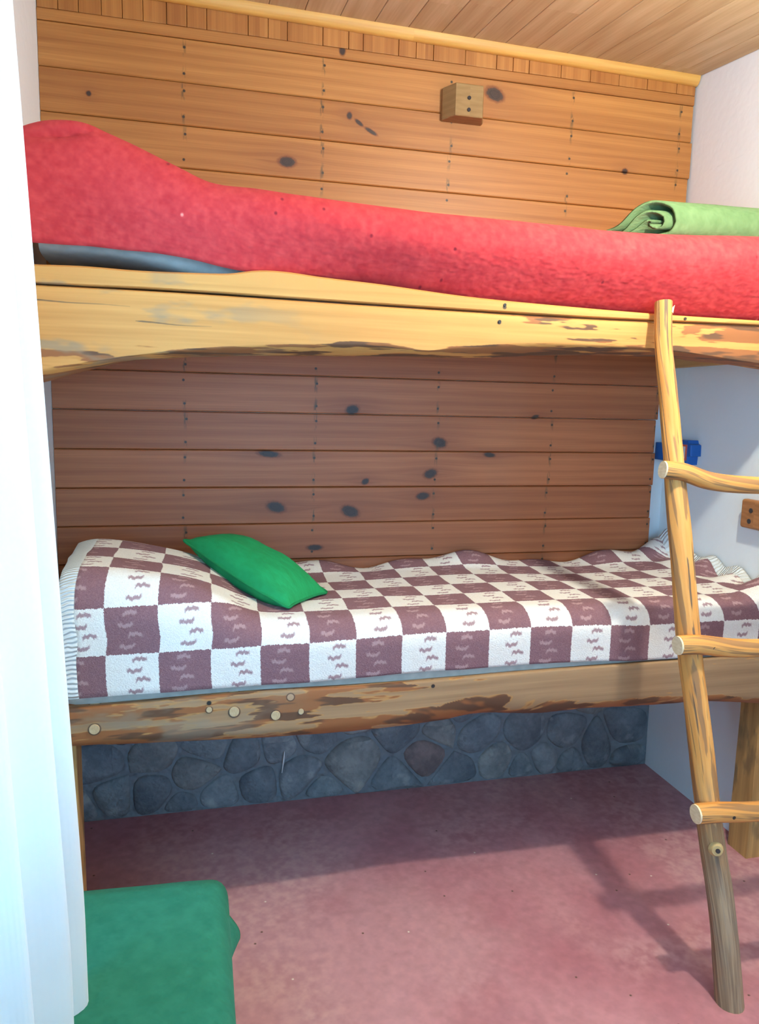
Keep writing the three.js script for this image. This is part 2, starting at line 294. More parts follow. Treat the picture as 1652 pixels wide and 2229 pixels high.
const texStone = makeTex(512, 512, (u, v) => { const n = fbm(u * 7, v * 7, 301, 5), f = fbm(u * 40, v * 40, 302, 3); let c = mix3(hex(112, 116, 120), hex(150, 152, 152), clamp(.5 + 1.6 * (n - .5) + .6 * (f - .5))); return mix3(c, hex(198, 194, 184), .4 * sstep(.62, .8, fbm(u * 9 + 3, v * 9, 303, 5))); }, true, true);
M.stones = [[1, 1, 1], [.84, .87, .88], [1.05, .98, .9], [.72, .74, .76], [1.0, .68, .6]].map((c) => mat({ map: texStone, color: new THREE.Color().setRGB(...c), roughness: 0.95, bumpMap: plasterBump, bumpScale: 0.006 }));
M.stub = mat({ map: M.cut.map, color: new THREE.Color().setRGB(.62, .56, .5), roughness: .85 });
M.lime = mat({ color: new THREE.Color().setRGB(.8, .8, .78), roughness: 0.9 });
M.iron = mat({ color: new THREE.Color().setRGB(.05, .045, .04), roughness: 0.5, metalness: 0.6 });
M.blue = mat({ color: new THREE.Color().setRGB(.01, .115, .42), roughness: 0.4 });
M.red2 = mat({ color: new THREE.Color().setRGB(.65, .12, .08), roughness: 0.5 });
M.paper = mat({ color: new THREE.Color().setRGB(.66, .66, .68), roughness: 0.7 });
M.block = mat({ map: pineTex(128, 128, hex(140, 104, 58), hex(164, 126, 76), 311), roughness: 0.7 });
M.plate = mat({ map: pineTex(128, 128, hex(146, 94, 56), hex(184, 124, 78), 321), roughness: 0.5 });
M.dark = mat({ color: new THREE.Color().setRGB(.04, .03, .03), roughness: 0.9 });

// ------------------------------------------------------------------ the setting
{
  const f = struct(mesh('floor', setUV(box(-.3, W + .2, -.12, 0, -.3, DEEP + .2), (x, y, z) => [(x + .05) / 3.1, (z + .05) / 3.1]), M.floor));
  struct(mesh('wall_right', boxUV(box(W, W + .18, 0, 2.6, -.03, DEEP)), M.plaster));
  // wall behind the camera, with the window whose daylight fills the shade under the bunks
  const fx0 = .45, fx1 = 1.65, fy0 = .75, fy1 = 1.7;
  struct(mesh('wall_front', boxUV(mergeGeometries([box(-.18, fx0, 0, 2.6, DEEP, DEEP + .16), box(fx1, W + .18, 0, 2.6, DEEP, DEEP + .16), box(fx0, fx1, 0, fy0, DEEP, DEEP + .16), box(fx0, fx1, fy1, 2.6, DEEP, DEEP + .16)])), M.plaster));
  // left wall with a window opening behind the curtain
  const wz0 = 1.0, wz1 = 2.15, wy0 = .72, wy1 = 1.88;
  struct(mesh('wall_left', boxUV(mergeGeometries([box(-.18, 0, 0, 2.6, -.03, wz0), box(-.18, 0, 0, 2.6, wz1, DEEP), box(-.18, 0, 0, wy0, wz0, wz1), box(-.18, 0, wy1, 2.6, wz0, wz1)])), M.plaster));
  const win = new THREE.Group(); win.name = 'window_1'; win.position.set(-.09, wy0, (wz0 + wz1) / 2); scene.add(win); struct(win);
  const fr = mergeGeometries([box(-.115, -.065, wy0, wy0 + .05, wz0, wz1), box(-.115, -.065, wy1 - .05, wy1, wz0, wz1), box(-.115, -.065, wy0, wy1, wz0, wz0 + .05), box(-.115, -.065, wy0, wy1, wz1 - .05, wz1), box(-.11, -.07, wy0, wy1, (wz0 + wz1) / 2 - .02, (wz0 + wz1) / 2 + .02)]);
  mesh('window_frame', local(boxUV(fr), win), M.plain, win);
  const glass = new THREE.MeshPhysicalMaterial({ color: 0xffffff, roughness: 0, transmission: 1, thickness: 0, ior: 1.5 });
  for (const [a, b] of [[wz0 + .05, (wz0 + wz1) / 2 - .02], [(wz0 + wz1) / 2 + .02, wz1 - .05]]) mesh('pane', local(box(-.092, -.088, wy0 + .05, wy1 - .05, a, b), win), glass, win);
  const win2 = new THREE.Group(); win2.name = 'window_2'; win2.position.set((fx0 + fx1) / 2, fy0, DEEP + .1); scene.add(win2); struct(win2);
  const xm = (fx0 + fx1) / 2, za = DEEP + .08, zb = DEEP + .12;
  mesh('window_frame', local(boxUV(mergeGeometries([box(fx0, fx1, fy0, fy0 + .05, za, zb), box(fx0, fx1, fy1 - .05, fy1, za, zb), box(fx0, fx0 + .05, fy0, fy1, za, zb), box(fx1 - .05, fx1, fy0, fy1, za, zb), box(xm - .02, xm + .02, fy0, fy1, za, zb)])), win2), M.plain, win2);
  for (const [a, b] of [[fx0 + .05, xm - .02], [xm + .02, fx1 - .05]]) mesh('pane', local(box(a, b, fy0 + .05, fy1 - .05, DEEP + .098, DEEP + .102), win2), glass, win2);
  // back wall: plaster and mortar core, horizontal boarding above, field stones below
  const back = struct(mesh('wall_back', boxUV(box(-.18, W + .18, 0, 2.6, -.2, -.03)), M.plaster));
  const r = rng(7);
  const board = (x0, x1, y0, y1, z, ch, name = 'plank') => {         // a board with eased front edges
    const s = new THREE.Shape(); const t = .026;
    s.moveTo(-t, y0); s.lineTo(0 - ch, y0); s.lineTo(0, y0 + ch); s.lineTo(0, y1 - ch); s.lineTo(-ch, y1); s.lineTo(-t, y1); s.closePath();
    const g = new THREE.ExtrudeGeometry(s, { depth: x1 - x0, bevelEnabled: false, steps: 1 });
    g.rotateY(-Math.PI / 2); g.scale(1, 1, 1);
    // shape x -> z, extrusion -> -x; bring it to [x0, x1]
    const p = g.attributes.position; for (let i = 0; i < p.count; i++) { p.setXYZ(i, x0 - p.getX(i), p.getY(i), p.getZ(i) + z); }
    return g;
  };
  const fix = (g) => { const ix = g.index; const p = g.attributes.position; if (!ix) { for (let i = 0; i < p.count; i += 3) { for (const k of ['position', 'normal', 'uv']) { const a = g.attributes[k]; const n = a.itemSize; for (let c = 0; c < n; c++) { const t = a.array[(i + 1) * n + c]; a.array[(i + 1) * n + c] = a.array[(i + 2) * n + c]; a.array[(i + 2) * n + c] = t; } } } } g.computeVertexNormals(); return g; };
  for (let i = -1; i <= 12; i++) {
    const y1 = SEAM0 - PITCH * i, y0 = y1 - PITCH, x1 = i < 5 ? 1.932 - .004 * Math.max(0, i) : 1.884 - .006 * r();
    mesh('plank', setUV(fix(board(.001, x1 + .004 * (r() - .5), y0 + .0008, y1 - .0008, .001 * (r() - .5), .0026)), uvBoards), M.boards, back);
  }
  mesh('plank', setUV(fix(board(.001, 1.932, 2.2196, 2.248, 0, .002)), uvBoards), M.boards, back);
  // short upright boards over the top row
  const cuts = [.001, .052, .102, .158, .21, .262, .322, .374, .426, .536, .59, .643, .742, .815, .857];
  while (cuts[cuts.length - 1] < 1.84) cuts.push(cuts[cuts.length - 1] + [.052, .098, .104][Math.floor(r() * 3)]);
  cuts.push(1.934);
  for (let i = 0; i < cuts.length - 1; i++) mesh('upright_board', setUV(rbox(cuts[i] + .0006, cuts[i + 1] - .0006, 2.249, 2.34, -.028, -.002 + .002 * (r() - .5), .0015, 1), uvBoards), M.boards, back);
  // stones: Voronoi cells, inset and domed
  const seeds = [[.091, .179], [.121, .074], [.242, .193], [.361, .122], [.239, .076], [.429, .032], [.57, .07], [.613, .188], [.528, .176], [.671, .08], [.868, .105], [1.029, .223], [1.155, .196], [1.115, .118], [1.285, .174], [1.366, .063], [1.468, .158], [1.455, .023], [1.607, .14], [1.734, .077], [1.856, .134], [1.638, .034], [1.861, .03], [1.222, .032], [.737, .24], [.403, .22], [1.542, .062], [.03, .03], [.33, .01], [1.0, .02], [.76, .0]];
  for (let y = .3; y < .7; y += .115) for (let x = .06; x < 1.93; x += .15) seeds.push([x + .1 * (r() - .5), y + .07 * (r() - .5)]);
  mesh('mortar_bed', boxUV(box(0, W, 0, .684, -.03, -.008), 1), M.mortar, back);
  seeds.forEach((s, k) => {
    let poly = [[.003, .002], [W - .002, .002], [W - .002, .68], [.003, .68]];
    for (const q of seeds) {
      if (q === s) continue;
      const dx = q[0] - s[0], dy = q[1] - s[1], l = Math.hypot(dx, dy); if (l > .6) continue;
      const off = l / 2 - .0035, out = [], d = (p) => ((p[0] - s[0]) * dx + (p[1] - s[1]) * dy) / l - off;
      for (let i = 0; i < poly.length; i++) { const a = poly[i], b = poly[(i + 1) % poly.length], da = d(a), db = d(b); if (da <= 0) out.push(a); if ((da < 0) !== (db < 0)) { const t = da / (da - db); out.push([mix(a[0], b[0], t), mix(a[1], b[1], t)]); } }
      poly = out; if (poly.length < 3) return;
    }
    for (let n = 0; n < 2; n++) { const o = []; poly.forEach((a, i) => { const b = poly[(i + 1) % poly.length]; o.push([mix(a[0], b[0], .22), mix(a[1], b[1], .22)], [mix(a[0], b[0], .78), mix(a[1], b[1], .78)]); }); poly = o; }
    const c = [0, 0]; poly.forEach((p) => { c[0] += p[0] / poly.length; c[1] += p[1] / poly.length; });
    const h = .009 + .013 * r(), rings = [[1, -.02], [.985, .002], [.9, .55], [.62, .9], [.25, 1]].map(([k2, hh], ri) => poly.map((p) => {
      const x = mix(c[0], p[0], k2), y = mix(c[1], p[1], k2); return [x, y, ri === 0 ? -.02 : -.008 + h * hh + .008 * (fbm(x * 22, y * 22, 401, 3) - .5) * (ri > 1 ? 1 : 0)];
    }));
    const o = r() * 3;
    mesh('stone', loft(rings, (i, j, q) => [q[0] * 2.2 + o, q[1] * 2.2 + o * .7]), M.stones[k === 13 ? 4 : Math.floor(r() * 4)], back);
  });
  // streak of white paint run down a stone
  mesh('paint_drip', pole([[.640, .178, .012, .0012], [.637, .15, .014, .0028], [.634, .125, .014, .002], [.632, .107, .012, .001]], 5, { seg: 10, rad: 6 }), M.lime, back);

  // ceiling: sloping pine boards running out from the wall, with a solid deck above
  const deck = new THREE.BufferGeometry(); {
    const v = [], idx = []; for (const dy of [.022, .12]) for (const [x, z] of [[-.3, -.3], [W + .3, -.3], [W + .3, DEEP + .3], [-.3, DEEP + .3]]) v.push(x, ceilY(x, z) + dy, z);
    idx.push(0, 1, 2, 0, 2, 3, 4, 6, 5, 4, 7, 6); for (let i = 0; i < 4; i++) { const a = i, b = (i + 1) % 4; idx.push(a, a + 4, b, b, a + 4, b + 4); }
    deck.setAttribute('position', new THREE.Float32BufferAttribute(v, 3)); deck.setIndex(idx); deck.computeVertexNormals(); setUV(deck, (x, y, z) => [z, x]);
  }
  const ceil = struct(mesh('ceiling', deck, M.plain));
  const pw = .098; let k = 0;
  for (let x = .002; x < W - .01; x += pw, k++) {
    const x1 = Math.min(x + pw, W - .001), g = rbox(x + .0005, x1 - .0005, 0, .02, -.025, DEEP, .0022, 1), p = g.attributes.position;
    setUV(g, (a, b, c) => [c * .9 + k * .31, a * 1.0 + k * .13]);
    for (let i = 0; i < p.count; i++) p.setY(i, p.getY(i) + ceilY(p.getX(i), p.getZ(i)));
    mesh('plank', g, M.ceil[Math.floor(r() * 3)], ceil);
  }
  // moulding in the angle of wall and ceiling
  const n = 20, rings = []; for (let i = 0; i <= n; i++) { const x = mix(.002, 1.934, i / n), top = ceilY(x, 0.01) - .001, q = []; for (const [z, y] of [[0, -.026], [.006, -.027], [.013, -.022], [.019, -.012], [.021, 0], [0, 0]]) q.push([x, top + y, z]); rings.push(q); }
  struct(mesh('trim_1', toCreasedNormals(loft(rings, (i, j, q) => [q[0], q[1] * 4]), .9), M.trim));
}

// ------------------------------------------------------------------ lamp
{
  const [lx, ly, lz] = LAMP.pos, cy = ceilY(lx, lz);
  const lamp = thing('ceiling_lamp', [lx, cy, lz], 'round opal glass lamp on the board ceiling', 'lamp');
  mesh('base_plate', new THREE.CylinderGeometry(.058, .062, .03, 32).translate(0, -.012, 0), M.white, lamp);
  const pts = []; for (let k = 0; k <= 12; k++) { const a = k / 12 * Math.PI / 2; pts.push(new THREE.Vector2(Math.max(.0004, .05 * Math.sin(a)), -.062 * Math.cos(a))); }
  const domeMat = mat({ color: 0xffffff, emissive: LAMP.color, emissiveIntensity: 5, roughness: 0.4 });
  mesh('opal_dome', new THREE.LatheGeometry(pts, 28).translate(0, ly - cy + .03, 0), domeMat, lamp);
  const l = new THREE.PointLight(LAMP.color, LAMP.power, 0, 2); l.name = 'dome_light'; l.position.set(0, ly - cy, 0); l.castShadow = true; l.shadow.radius = 1.3; lamp.add(l);
  RectAreaLightUniformsLib.init();       // the larger share leaves through the bottom of the dome
  const d = new THREE.RectAreaLight(LAMP.color, LAMP.down, .05, .05); d.name = 'dome_bottom_light'; d.position.set(0, ly - cy - .036, 0); d.rotation.x = -Math.PI / 2; lamp.add(d);
}

// ------------------------------------------------------------------ bunks
function halfLog(top, face, bot, zf, zb, z0) {       // sawn front, rounded waney underside
  const n = 150, rings = [], S = [];
  for (let i = 0; i <= n; i++) {
    const x = mix(.003, W - .003, i / n), yt = lerpTable(top, x) - .002, yf = Math.min(lerpTable(face, x), yt - .03), yb = Math.min(lerpTable(bot, x), yf - .004), q = [], s = [];
    const bulge = .0035 * (fbm(x * 14, 2, 501, 3) - .5), P = (z, y, a) => { q.push([x, y, z]); s.push(a); };
    P(z0, yt, .31); P(zf - .006, yt, 0); P(zf, yt - .005, .005);
    for (let k = 1; k <= 4; k++) { const y = mix(yt - .005, yf, k / 4); P(zf + bulge * k / 4, y, yt - y); }
    for (let k = 1; k <= 6; k++) { const a = k / 6 * Math.PI / 2; P(zb + (zf + bulge - zb) * Math.cos(a), yf - (yf - yb) * Math.sin(a) + .002 * (fbm(x * 30, k, 502, 2) - .5), yt - yf + (zf - zb) * .8 * k / 6); }
    P(z0, yb + .004, .3); rings.push(q); S.push(s);
  }
  return loft(rings, (i, j, q) => [q[0] / 2, (S[i][j % S[i].length]) / .3125]);
}
{
  const b = thing('upper_bunk', [W / 2, 1.27, .34], 'pale live-edge log beam and board of the upper bunk, under the red blanket', 'bunk bed');
  mesh('front_beam', local(halfLog(UPSEAM, UPFACE, UPBOT, .60, .52, .505), b), M.upBeam, b);
  const n = 120, rings = [];
  for (let i = 0; i <= n; i++) { const x = mix(.003, W - .003, i / n), yt = lerpTable(UPTOP, x), yb = lerpTable(UPSEAM, x) + .0015 + .0015 * sstep(.15, .3, x), yq = Math.min(yb + .002, yt); rings.push([[x, yt, .572], [x, yt, .596], [x, yt - .004, .601], [x, mix(yt, yb, .5), .602], [x, yq, .601], [x, yb, .598], [x, yb, .572]]); }
  mesh('edge_board', local(toCreasedNormals(loft(rings, (i, j, q) => [q[0] / 2, (1.502 - q[1] + (.60 - q[2])) / .3125]), .7), b), M.upBoard, b);
  for (let k = 0; k < 5; k++) mesh('platform_board', local(boxUV(rbox(.003, W - .003, 1.44, 1.462, .006 + k * .099, .006 + k * .099 + .097, .002, 1)), b), M.plain, b);
  mesh('bearer', local(boxUV(rbox(.003, .045, 1.38, 1.44, .004, .5, .003, 1)), b), M.plain, b);
  mesh('bearer', local(boxUV(rbox(W - .045, W - .003, 1.40, 1.44, .004, .5, .003, 1)), b), M.plain, b);
  for (const [x, y, z] of [[1.0665, 1.4866, 0.602], [1.0559, 1.4497, 0.601], [1.5325, 1.4782, 0.602]]) mesh('nail', local(new THREE.CylinderGeometry(.0035, .0035, .004, 12).rotateX(Math.PI / 2).translate(x, y, z), b), M.iron, b);
}
{
  const b = thing('lower_bunk', [W / 2, 0, .34], 'bark-mottled log beam and legs of the lower bunk, under the checked blanket', 'bunk bed');
  mesh('front_beam', local(halfLog(LOTOP, LOFACE, LOBOT, .60, .56, .52), b), M.loBeam, b);
  for (let k = 0; k < 5; k++) mesh('platform_board', local(boxUV(rbox(.003, W - .003, .559, .581, .03 + k * .098, .03 + k * .098 + .096, .002, 1)), b), M.plain, b);
  const leg = (x0, x1, y1, z0, z1, sd) => { const rings = []; for (let i = 0; i <= 14; i++) { const y = mix(0, y1, i / 14), w = (k) => .008 * (fbm(y * 6, k, sd, 3) - .5); rings.push([[x0 + w(1), y, z1], [x0 + w(1), y, z0 + w(4)], [x1, y, z0 + w(4)], [x1, y, z1]].map((q, k2) => [q[0], q[1], q[2] + (k2 === 0 || k2 === 3 ? w(9) : 0)])); } return toCreasedNormals(loft(rings, (i, j, q) => [q[1], (q[0] + q[2]) * 2]), .6); };
  mesh('leg', local(leg(.035, .118, .515, .475, .545, 521), b), M.leg, b);
  mesh('leg', local(leg(1.893, 1.936, .5, .487, .565, 522), b), M.leg, b);
  for (const [x, y, rr] of [[0.4605, 0.5702, 0.0115], [0.5531, 0.5534, 0.011], [0.1649, 0.5534, 0.0115], [0.6109, 0.5587, 0.0063], [0.4058, 0.5787, 0.0063]]) mesh('branch_stub', local(new THREE.CylinderGeometry(rr * .92, rr, .006, 18).rotateX(Math.PI / 2).translate(x, y, .6003), b), M.stub, b);
  for (const [x, y] of [[0.4058, 0.5944], [0.9265, 0.5965], [1.663, 0.566]]) mesh('nail', local(new THREE.CylinderGeometry(.004, .004, .003, 12).rotateX(Math.PI / 2).translate(x, y, .60), b), M.iron, b);
}
// mattresses
function mattress(x0, x1, z0, z1, yb, yt) {
  const n = 60, rings = []; for (let i = 0; i <= n; i++) { const t = i / n, x = mix(x0, x1, t), e = Math.sqrt(Math.max(0, 1 - Math.pow(Math.abs(2 * t - 1), 40))) * .06 + .94, q = []; const b = yb(x), tp = yt(x), zm = (z0 + z1) / 2, hz = (z1 - z0) / 2 * e, ym = (b + tp) / 2, hy = (tp - b) / 2 * e; for (let k = 0; k < 40; k++) { const a = -k / 40 * Math.PI * 2, c = Math.cos(a), s = Math.sin(a), f = (v) => Math.sign(v) * Math.pow(Math.abs(v), .28); q.push([x, ym + hy * f(s), zm + hz * f(c)]); } rings.push(q.reverse()); }
  return loft(rings, (i, j, q) => [q[0], q[1] + q[2]]);
}
{
  const m1 = tag(mesh('mattress', mattress(.08, 1.93, .03, .545, (x) => 1.4635 + .081 * (1 - sstep(.18, .66, x)), (x) => 1.635), M.greyCover), 'grey mattress under the red blanket on the upper bunk', 'mattress');
  const m2 = tag(mesh('mattress_001', mattress(.095, 1.93, .03, .584, (x) => .582, (x) => .727), M.greyCover), 'grey mattress under the checked blanket on the lower bunk', 'mattress');
}
// pillow body: four corners, puffed
function pillowGeo(c, th, n = 24, bow = () => [0, 0, 0]) {
  const half = (s) => sheetGrid(n, n, (u, v) => {
    const w = [(1 - u) * (1 - v), u * (1 - v), u * v, (1 - u) * v], p = [0, 1, 2].map((k) => c.reduce((a, q, i) => a + q[k] * w[i], 0));
    const a = 1 - Math.pow(Math.abs(2 * u - 1), 2.6), b = 1 - Math.pow(Math.abs(2 * v - 1), 2.6), h = Math.pow(Math.max(0, a * b), .62) * th * s;
    const pin = .035, du = (2 * u - 1) * (1 - (2 * v - 1) ** 2), dv = (2 * v - 1) * (1 - (2 * u - 1) ** 2);
    const e1 = [0, 1, 2].map((k) => (c[1][k] + c[2][k] - c[0][k] - c[3][k]) / 2), e2 = [0, 1, 2].map((k) => (c[3][k] + c[2][k] - c[0][k] - c[1][k]) / 2);
    const nn = new THREE.Vector3(...e2).cross(new THREE.Vector3(...e1)).normalize(); if (nn.y < 0) nn.negate();
    const bw = bow(u, v), wr = .006 * (fbm(u * 6, v * 6, 601, 3) - .5) * Math.sqrt(Math.max(0, a * b)) * 2;
    return [0, 1, 2].map((k) => p[k] - pin * (du * e1[k] + dv * e2[k]) * .5 + bw[k] + nn.getComponent(k) * (h + wr));
  }, s < 0);
  return mergeGeometries([half(1), half(-1)]);
}
function sheetGrid(nu, nv, f, flip) {
  const pos = [], uv = [], idx = []; for (let i = 0; i <= nu; i++) for (let j = 0; j <= nv; j++) { pos.push(...f(i / nu, j / nv)); uv.push(i / nu * .4, j / nv * .3); }
  for (let i = 0; i < nu; i++) for (let j = 0; j < nv; j++) { const a = i * (nv + 1) + j, b = a + nv + 1; flip ? idx.push(a, b, b + 1, a, b + 1, a + 1) : idx.push(a, b + 1, b, a, a + 1, b + 1); }
  const g = new THREE.BufferGeometry(); g.setAttribute('position', new THREE.Float32BufferAttribute(pos, 3)); g.setAttribute('uv', new THREE.Float32BufferAttribute(uv, 2)); g.setIndex(idx); g.computeVertexNormals(); return g;
}

// ------------------------------------------------------------------ red blanket on the upper bunk
const REDTOP = [[0.059, 1.7633], [0.07, 1.7738], [0.1, 1.7885], [0.148, 1.7948], [0.182, 1.7927], [0.233, 1.7759], [0.277, 1.7601], [0.349, 1.7296], [0.423, 1.7012], [0.518, 1.6959], [0.759, 1.6812], [0.974, 1.6728], [1.359, 1.6686], [1.774, 1.6854], [1.93, 1.6896]];
const REDBOT = [[0.059, 1.5581], [0.275, 1.556], [0.411, 1.5423], [0.477, 1.5339], [0.573, 1.5308], [0.785, 1.5255], [0.965, 1.5108], [1.076, 1.5097], [1.468, 1.5097], [1.758, 1.5045], [1.93, 1.5023]];
function profile(x, top, shoulder, r, zf, ybot, z0, nTop, nArc, nDown, tuck) {     // from the back edge over the shoulder down the front: list of [z, y]
  const out = [], zc = zf - r;
  for (let i = 0; i <= nTop; i++) { const z = mix(z0, zc, i / nTop); out.push([z, top(x, z)]); }
  const yc = top(x, zc), ra = Math.min(shoulder, (yc - ybot) * .8);
  for (let i = 1; i <= nArc; i++) { const a = i / nArc * Math.PI / 2; out.push([zc + r * Math.sin(a), yc - ra * (1 - Math.cos(a))]); }
  for (let i = 1; i <= nDown; i++) { const t = i / nDown; out.push([zf - tuck * Math.pow(t, 1.45), mix(yc - ra, ybot, t)]); }
  return out;
}
{
  const x0 = .066, x1 = 1.93, NT = 22, NA = 14, ND = 12, N = NT + NA + ND;
  const top = (x, z) => { const t = lerpTable(REDTOP, x), bump = sstep(.5, .25, x); return mix(1.683, t, sstep(.08, .36, z)) + .006 * (fbm(x * 5, z * 6, 611, 3) - .5) + bump * .0; };
  const cache = new Map(), prof = (u) => { if (!cache.has(u)) { const x = mix(x0, x1, u), bump = 1 - sstep(.2, .55, x); cache.set(u, profile(x, top, .062 + .06 * bump, .07 - .008 * bump, .608 + .018 * sstep(.4, 1.0, x) - .012 * bump, lerpTable(REDBOT, x) + .004 * (vnoise(x * 16, 1, 5) - .5) - .014 * sstep(.75, 1.0, x), .03, NT, NA, ND, .022 + .066 * sstep(.3, .9, x))); } return cache.get(u); };
  const f = (u, v) => {
    const x = mix(x0, x1, u), p = prof(u)[Math.round(v * N)]; let [z, y] = p;
    if (v * N > NT) z += .006 * (fbm(x * 6, y * 7, 613, 3) - .5);
    // fold where the end of the blanket is turned in over the pillow
    const d = Math.hypot((x - .137) / .058, (y - 1.763 - (x - .137) * .22) / .01); if (v * N > NT - 6) { const k = Math.exp(-d * d); z -= .016 * k; y -= .004 * k; }
    const lift = Math.exp(-(((x - .16) / .07) ** 2)) * Math.exp(-(((y - 1.783) / .012) ** 2)); z += .008 * lift;
    return [x - .02 * (1 - sstep(0, .02, u)) * sstep(1.51, 1.776, y) * .6, y, z];
  };
  const g = sheet(190, N, f, (u, v, q) => [mix(x0, x1, u) / 2, (v * N < NT ? -q.z : -.57 + q.y - 1.72)], .007);
  const t = thing('red_blanket', [1, 1.5, .35], 'red wool blanket covering the upper bunk, humped over a pillow at one end', 'blanket');
  mesh('cover', local(g, t), M.red, t);
  // rolled hem at the turned-in end
  mesh('turned_edge', local(pole([[0.0628, 1.5549, 0.588, 0.006], [0.0618, 1.6181, 0.589, 0.007], [0.0597, 1.7022, 0.587, 0.008], [0.0618, 1.7601, 0.565, 0.009], [0.0744, 1.778, 0.52, 0.008]], 9, { seg: 30, rad: 10 }), t), M.red, t);
}

// ------------------------------------------------------------------ checked blanket, pillow and cushion on the lower bunk
const HUMP = [[0.064, 0.8501], [0.106, 0.8869], [0.148, 0.8943], [0.253, 0.8785], [0.358, 0.8522], [0.432, 0.8185], [0.485, 0.7849], [0.537, 0.7659], [0.611, 0.7607]];
const bedTop = (x, z) => {
  const base = .761 + .008 * (fbm(x * 4, z * 5, 621, 3) - .5) + .004 * Math.sin(x * 7) * sstep(.52, .17, z);
  const h = Math.max(0, lerpTable(HUMP, x) - .761) * sstep(.0, .3, z + .06);
  const backWave = (1 - sstep(.03, .13, z)) * (.014 + .014 * Math.sin(x * 11 + 1) + .008 * Math.sin(x * 27));
  const rightLift = sstep(1.80, 1.915, x) * (.012 + .022 * Math.max(0, Math.sin(z * 26 + 1)) + .012 * Math.sin(z * 51));
  return base + h + backWave + rightLift;
};
{
  const x0 = 0.1354, x1 = 1.905, NT = 40, NA = 12, ND = 12, N = NT + NA + ND;
  const prof = (x) => { const hump = 1 - sstep(.3, .55, x); return profile(x, bedTop, .06 + .035 * hump, .062 + .01 * hump, .594 + .006 * hump, .626 + .003 * (vnoise(x * 13, 4, 8) - .5) + .006 * sstep(.6, .9, x) - .008 * sstep(1.3, 1.5, x), .022, NT, NA, ND, .004); };
  const cache = new Map(), get = (x) => { const k = x.toFixed(5); if (!cache.has(k)) { const p = prof(x), L = new Array(p.length).fill(0); for (let i = p.length - 2; i >= 0; i--) L[i] = L[i + 1] + Math.hypot(p[i][0] - p[i + 1][0], p[i][1] - p[i + 1][1]); cache.set(k, [p, L]); } return cache.get(k); };
  const f = (xa, xb) => (u, v) => { const x = mix(xa, xb, u), i = Math.round(v * N), [p] = get(x); let [z, y] = p[i]; const dn = sstep(NT, NT + NA, i); z += dn * .006 * (fbm(x * 7, y * 5, 623, 3) - .5); return [x + .006 * (vnoise(y * 20, z * 20, 9) - .5), y, z]; };
  const uvf = (xa, xb) => (u, v) => { const x = mix(xa, xb, u), i = Math.round(v * N), [, L] = get(x); return [(x - .1938) / .1091 / 2, (L[i] / .102 - .9) / 2]; };
  const t = thing('checked_blanket', [1, .66, .35], 'mauve and cream checked wool blanket spread over the lower bunk', 'blanket');
  mesh('cover', local(sheet(190, N, f(x0, x1), uvf(x0, x1), .006), t), M.check, t);
  const h = mesh('hem_band', local(sheet(5, N, (u, v) => { const q = f(.103, x0 + .001)(u, v); q[0] -= .012 * (1 - u) * sstep(.6, .2, q[2]); return q; }, (u, v) => [u, v * 1.4], .006), t), M.hem, t); h.userData.label = 'white ribbed end binding';
  const h2 = mesh('hem_band', local(sheet(6, N, (u, v) => { const q = f(x1 - .001, 1.932)(u, v); if (v * N < NT) q[1] += u * (.018 + .014 * Math.sin(q[2] * 40)); return q; }, (u, v) => [u, v * 1.4], .006), t), M.hem, t); h2.userData.label = 'white crumpled end binding';
  // pillow under the hump, its white end showing
  const pg = pillowGeo([[.062, .778, .52], [.062, .778, .1], [.45, .767, .1], [.45, .767, .52]], .06, 20);
  const q = pg.attributes.position; for (let i = 0; i < q.count; i++) { const x = q.getX(i), z = q.getZ(i), lim = bedTop(Math.max(.103, x), z) - .013; if (x > .103 && q.getY(i) > lim) q.setY(i, lim); if (q.getY(i) < .73) q.setY(i, .73); }
  pg.computeVertexNormals();
  tag(mesh('bed_pillow', pg, M.white), 'white pillow under the head of the checked blanket', 'pillow');
}
{
  const t = thing('green_cushion', [.52, .77, .3], 'small bright green cushion leaning on the checked blanket', 'cushion');
  const C = [[0.349, 0.8901, 0.2002], [0.4584, 0.8711, 0.0792], [0.7098, 0.7733, 0.358], [0.592, 0.7764, 0.5001]];
  const g = pillowGeo(C, .054, 28, (u, v) => { const k = Math.sin(Math.PI * v), e = 1 - u; return [-.004 * k * e, -.014 * k * e + .012 * k, .03 * k * e]; });
  mesh('cover', local(g, t), M.cushion, t);
  const P = g.attributes.position, n1 = 29, ring = []; for (let i = 0; i < 28; i++) ring.push(i * n1); for (let j = 0; j < 28; j++) ring.push(28 * n1 + j); for (let i = 28; i > 0; i--) ring.push(i * n1 + 28); for (let j = 28; j > 0; j--) ring.push(j);
  const cv = new THREE.CatmullRomCurve3(ring.filter((_, i) => i % 4 === 0).map((i) => new THREE.Vector3(P.getX(i), P.getY(i), P.getZ(i))), true, 'centripetal');
  mesh('piping', new THREE.TubeGeometry(cv, 110, .0032, 6, true), M.cushion, t);
}

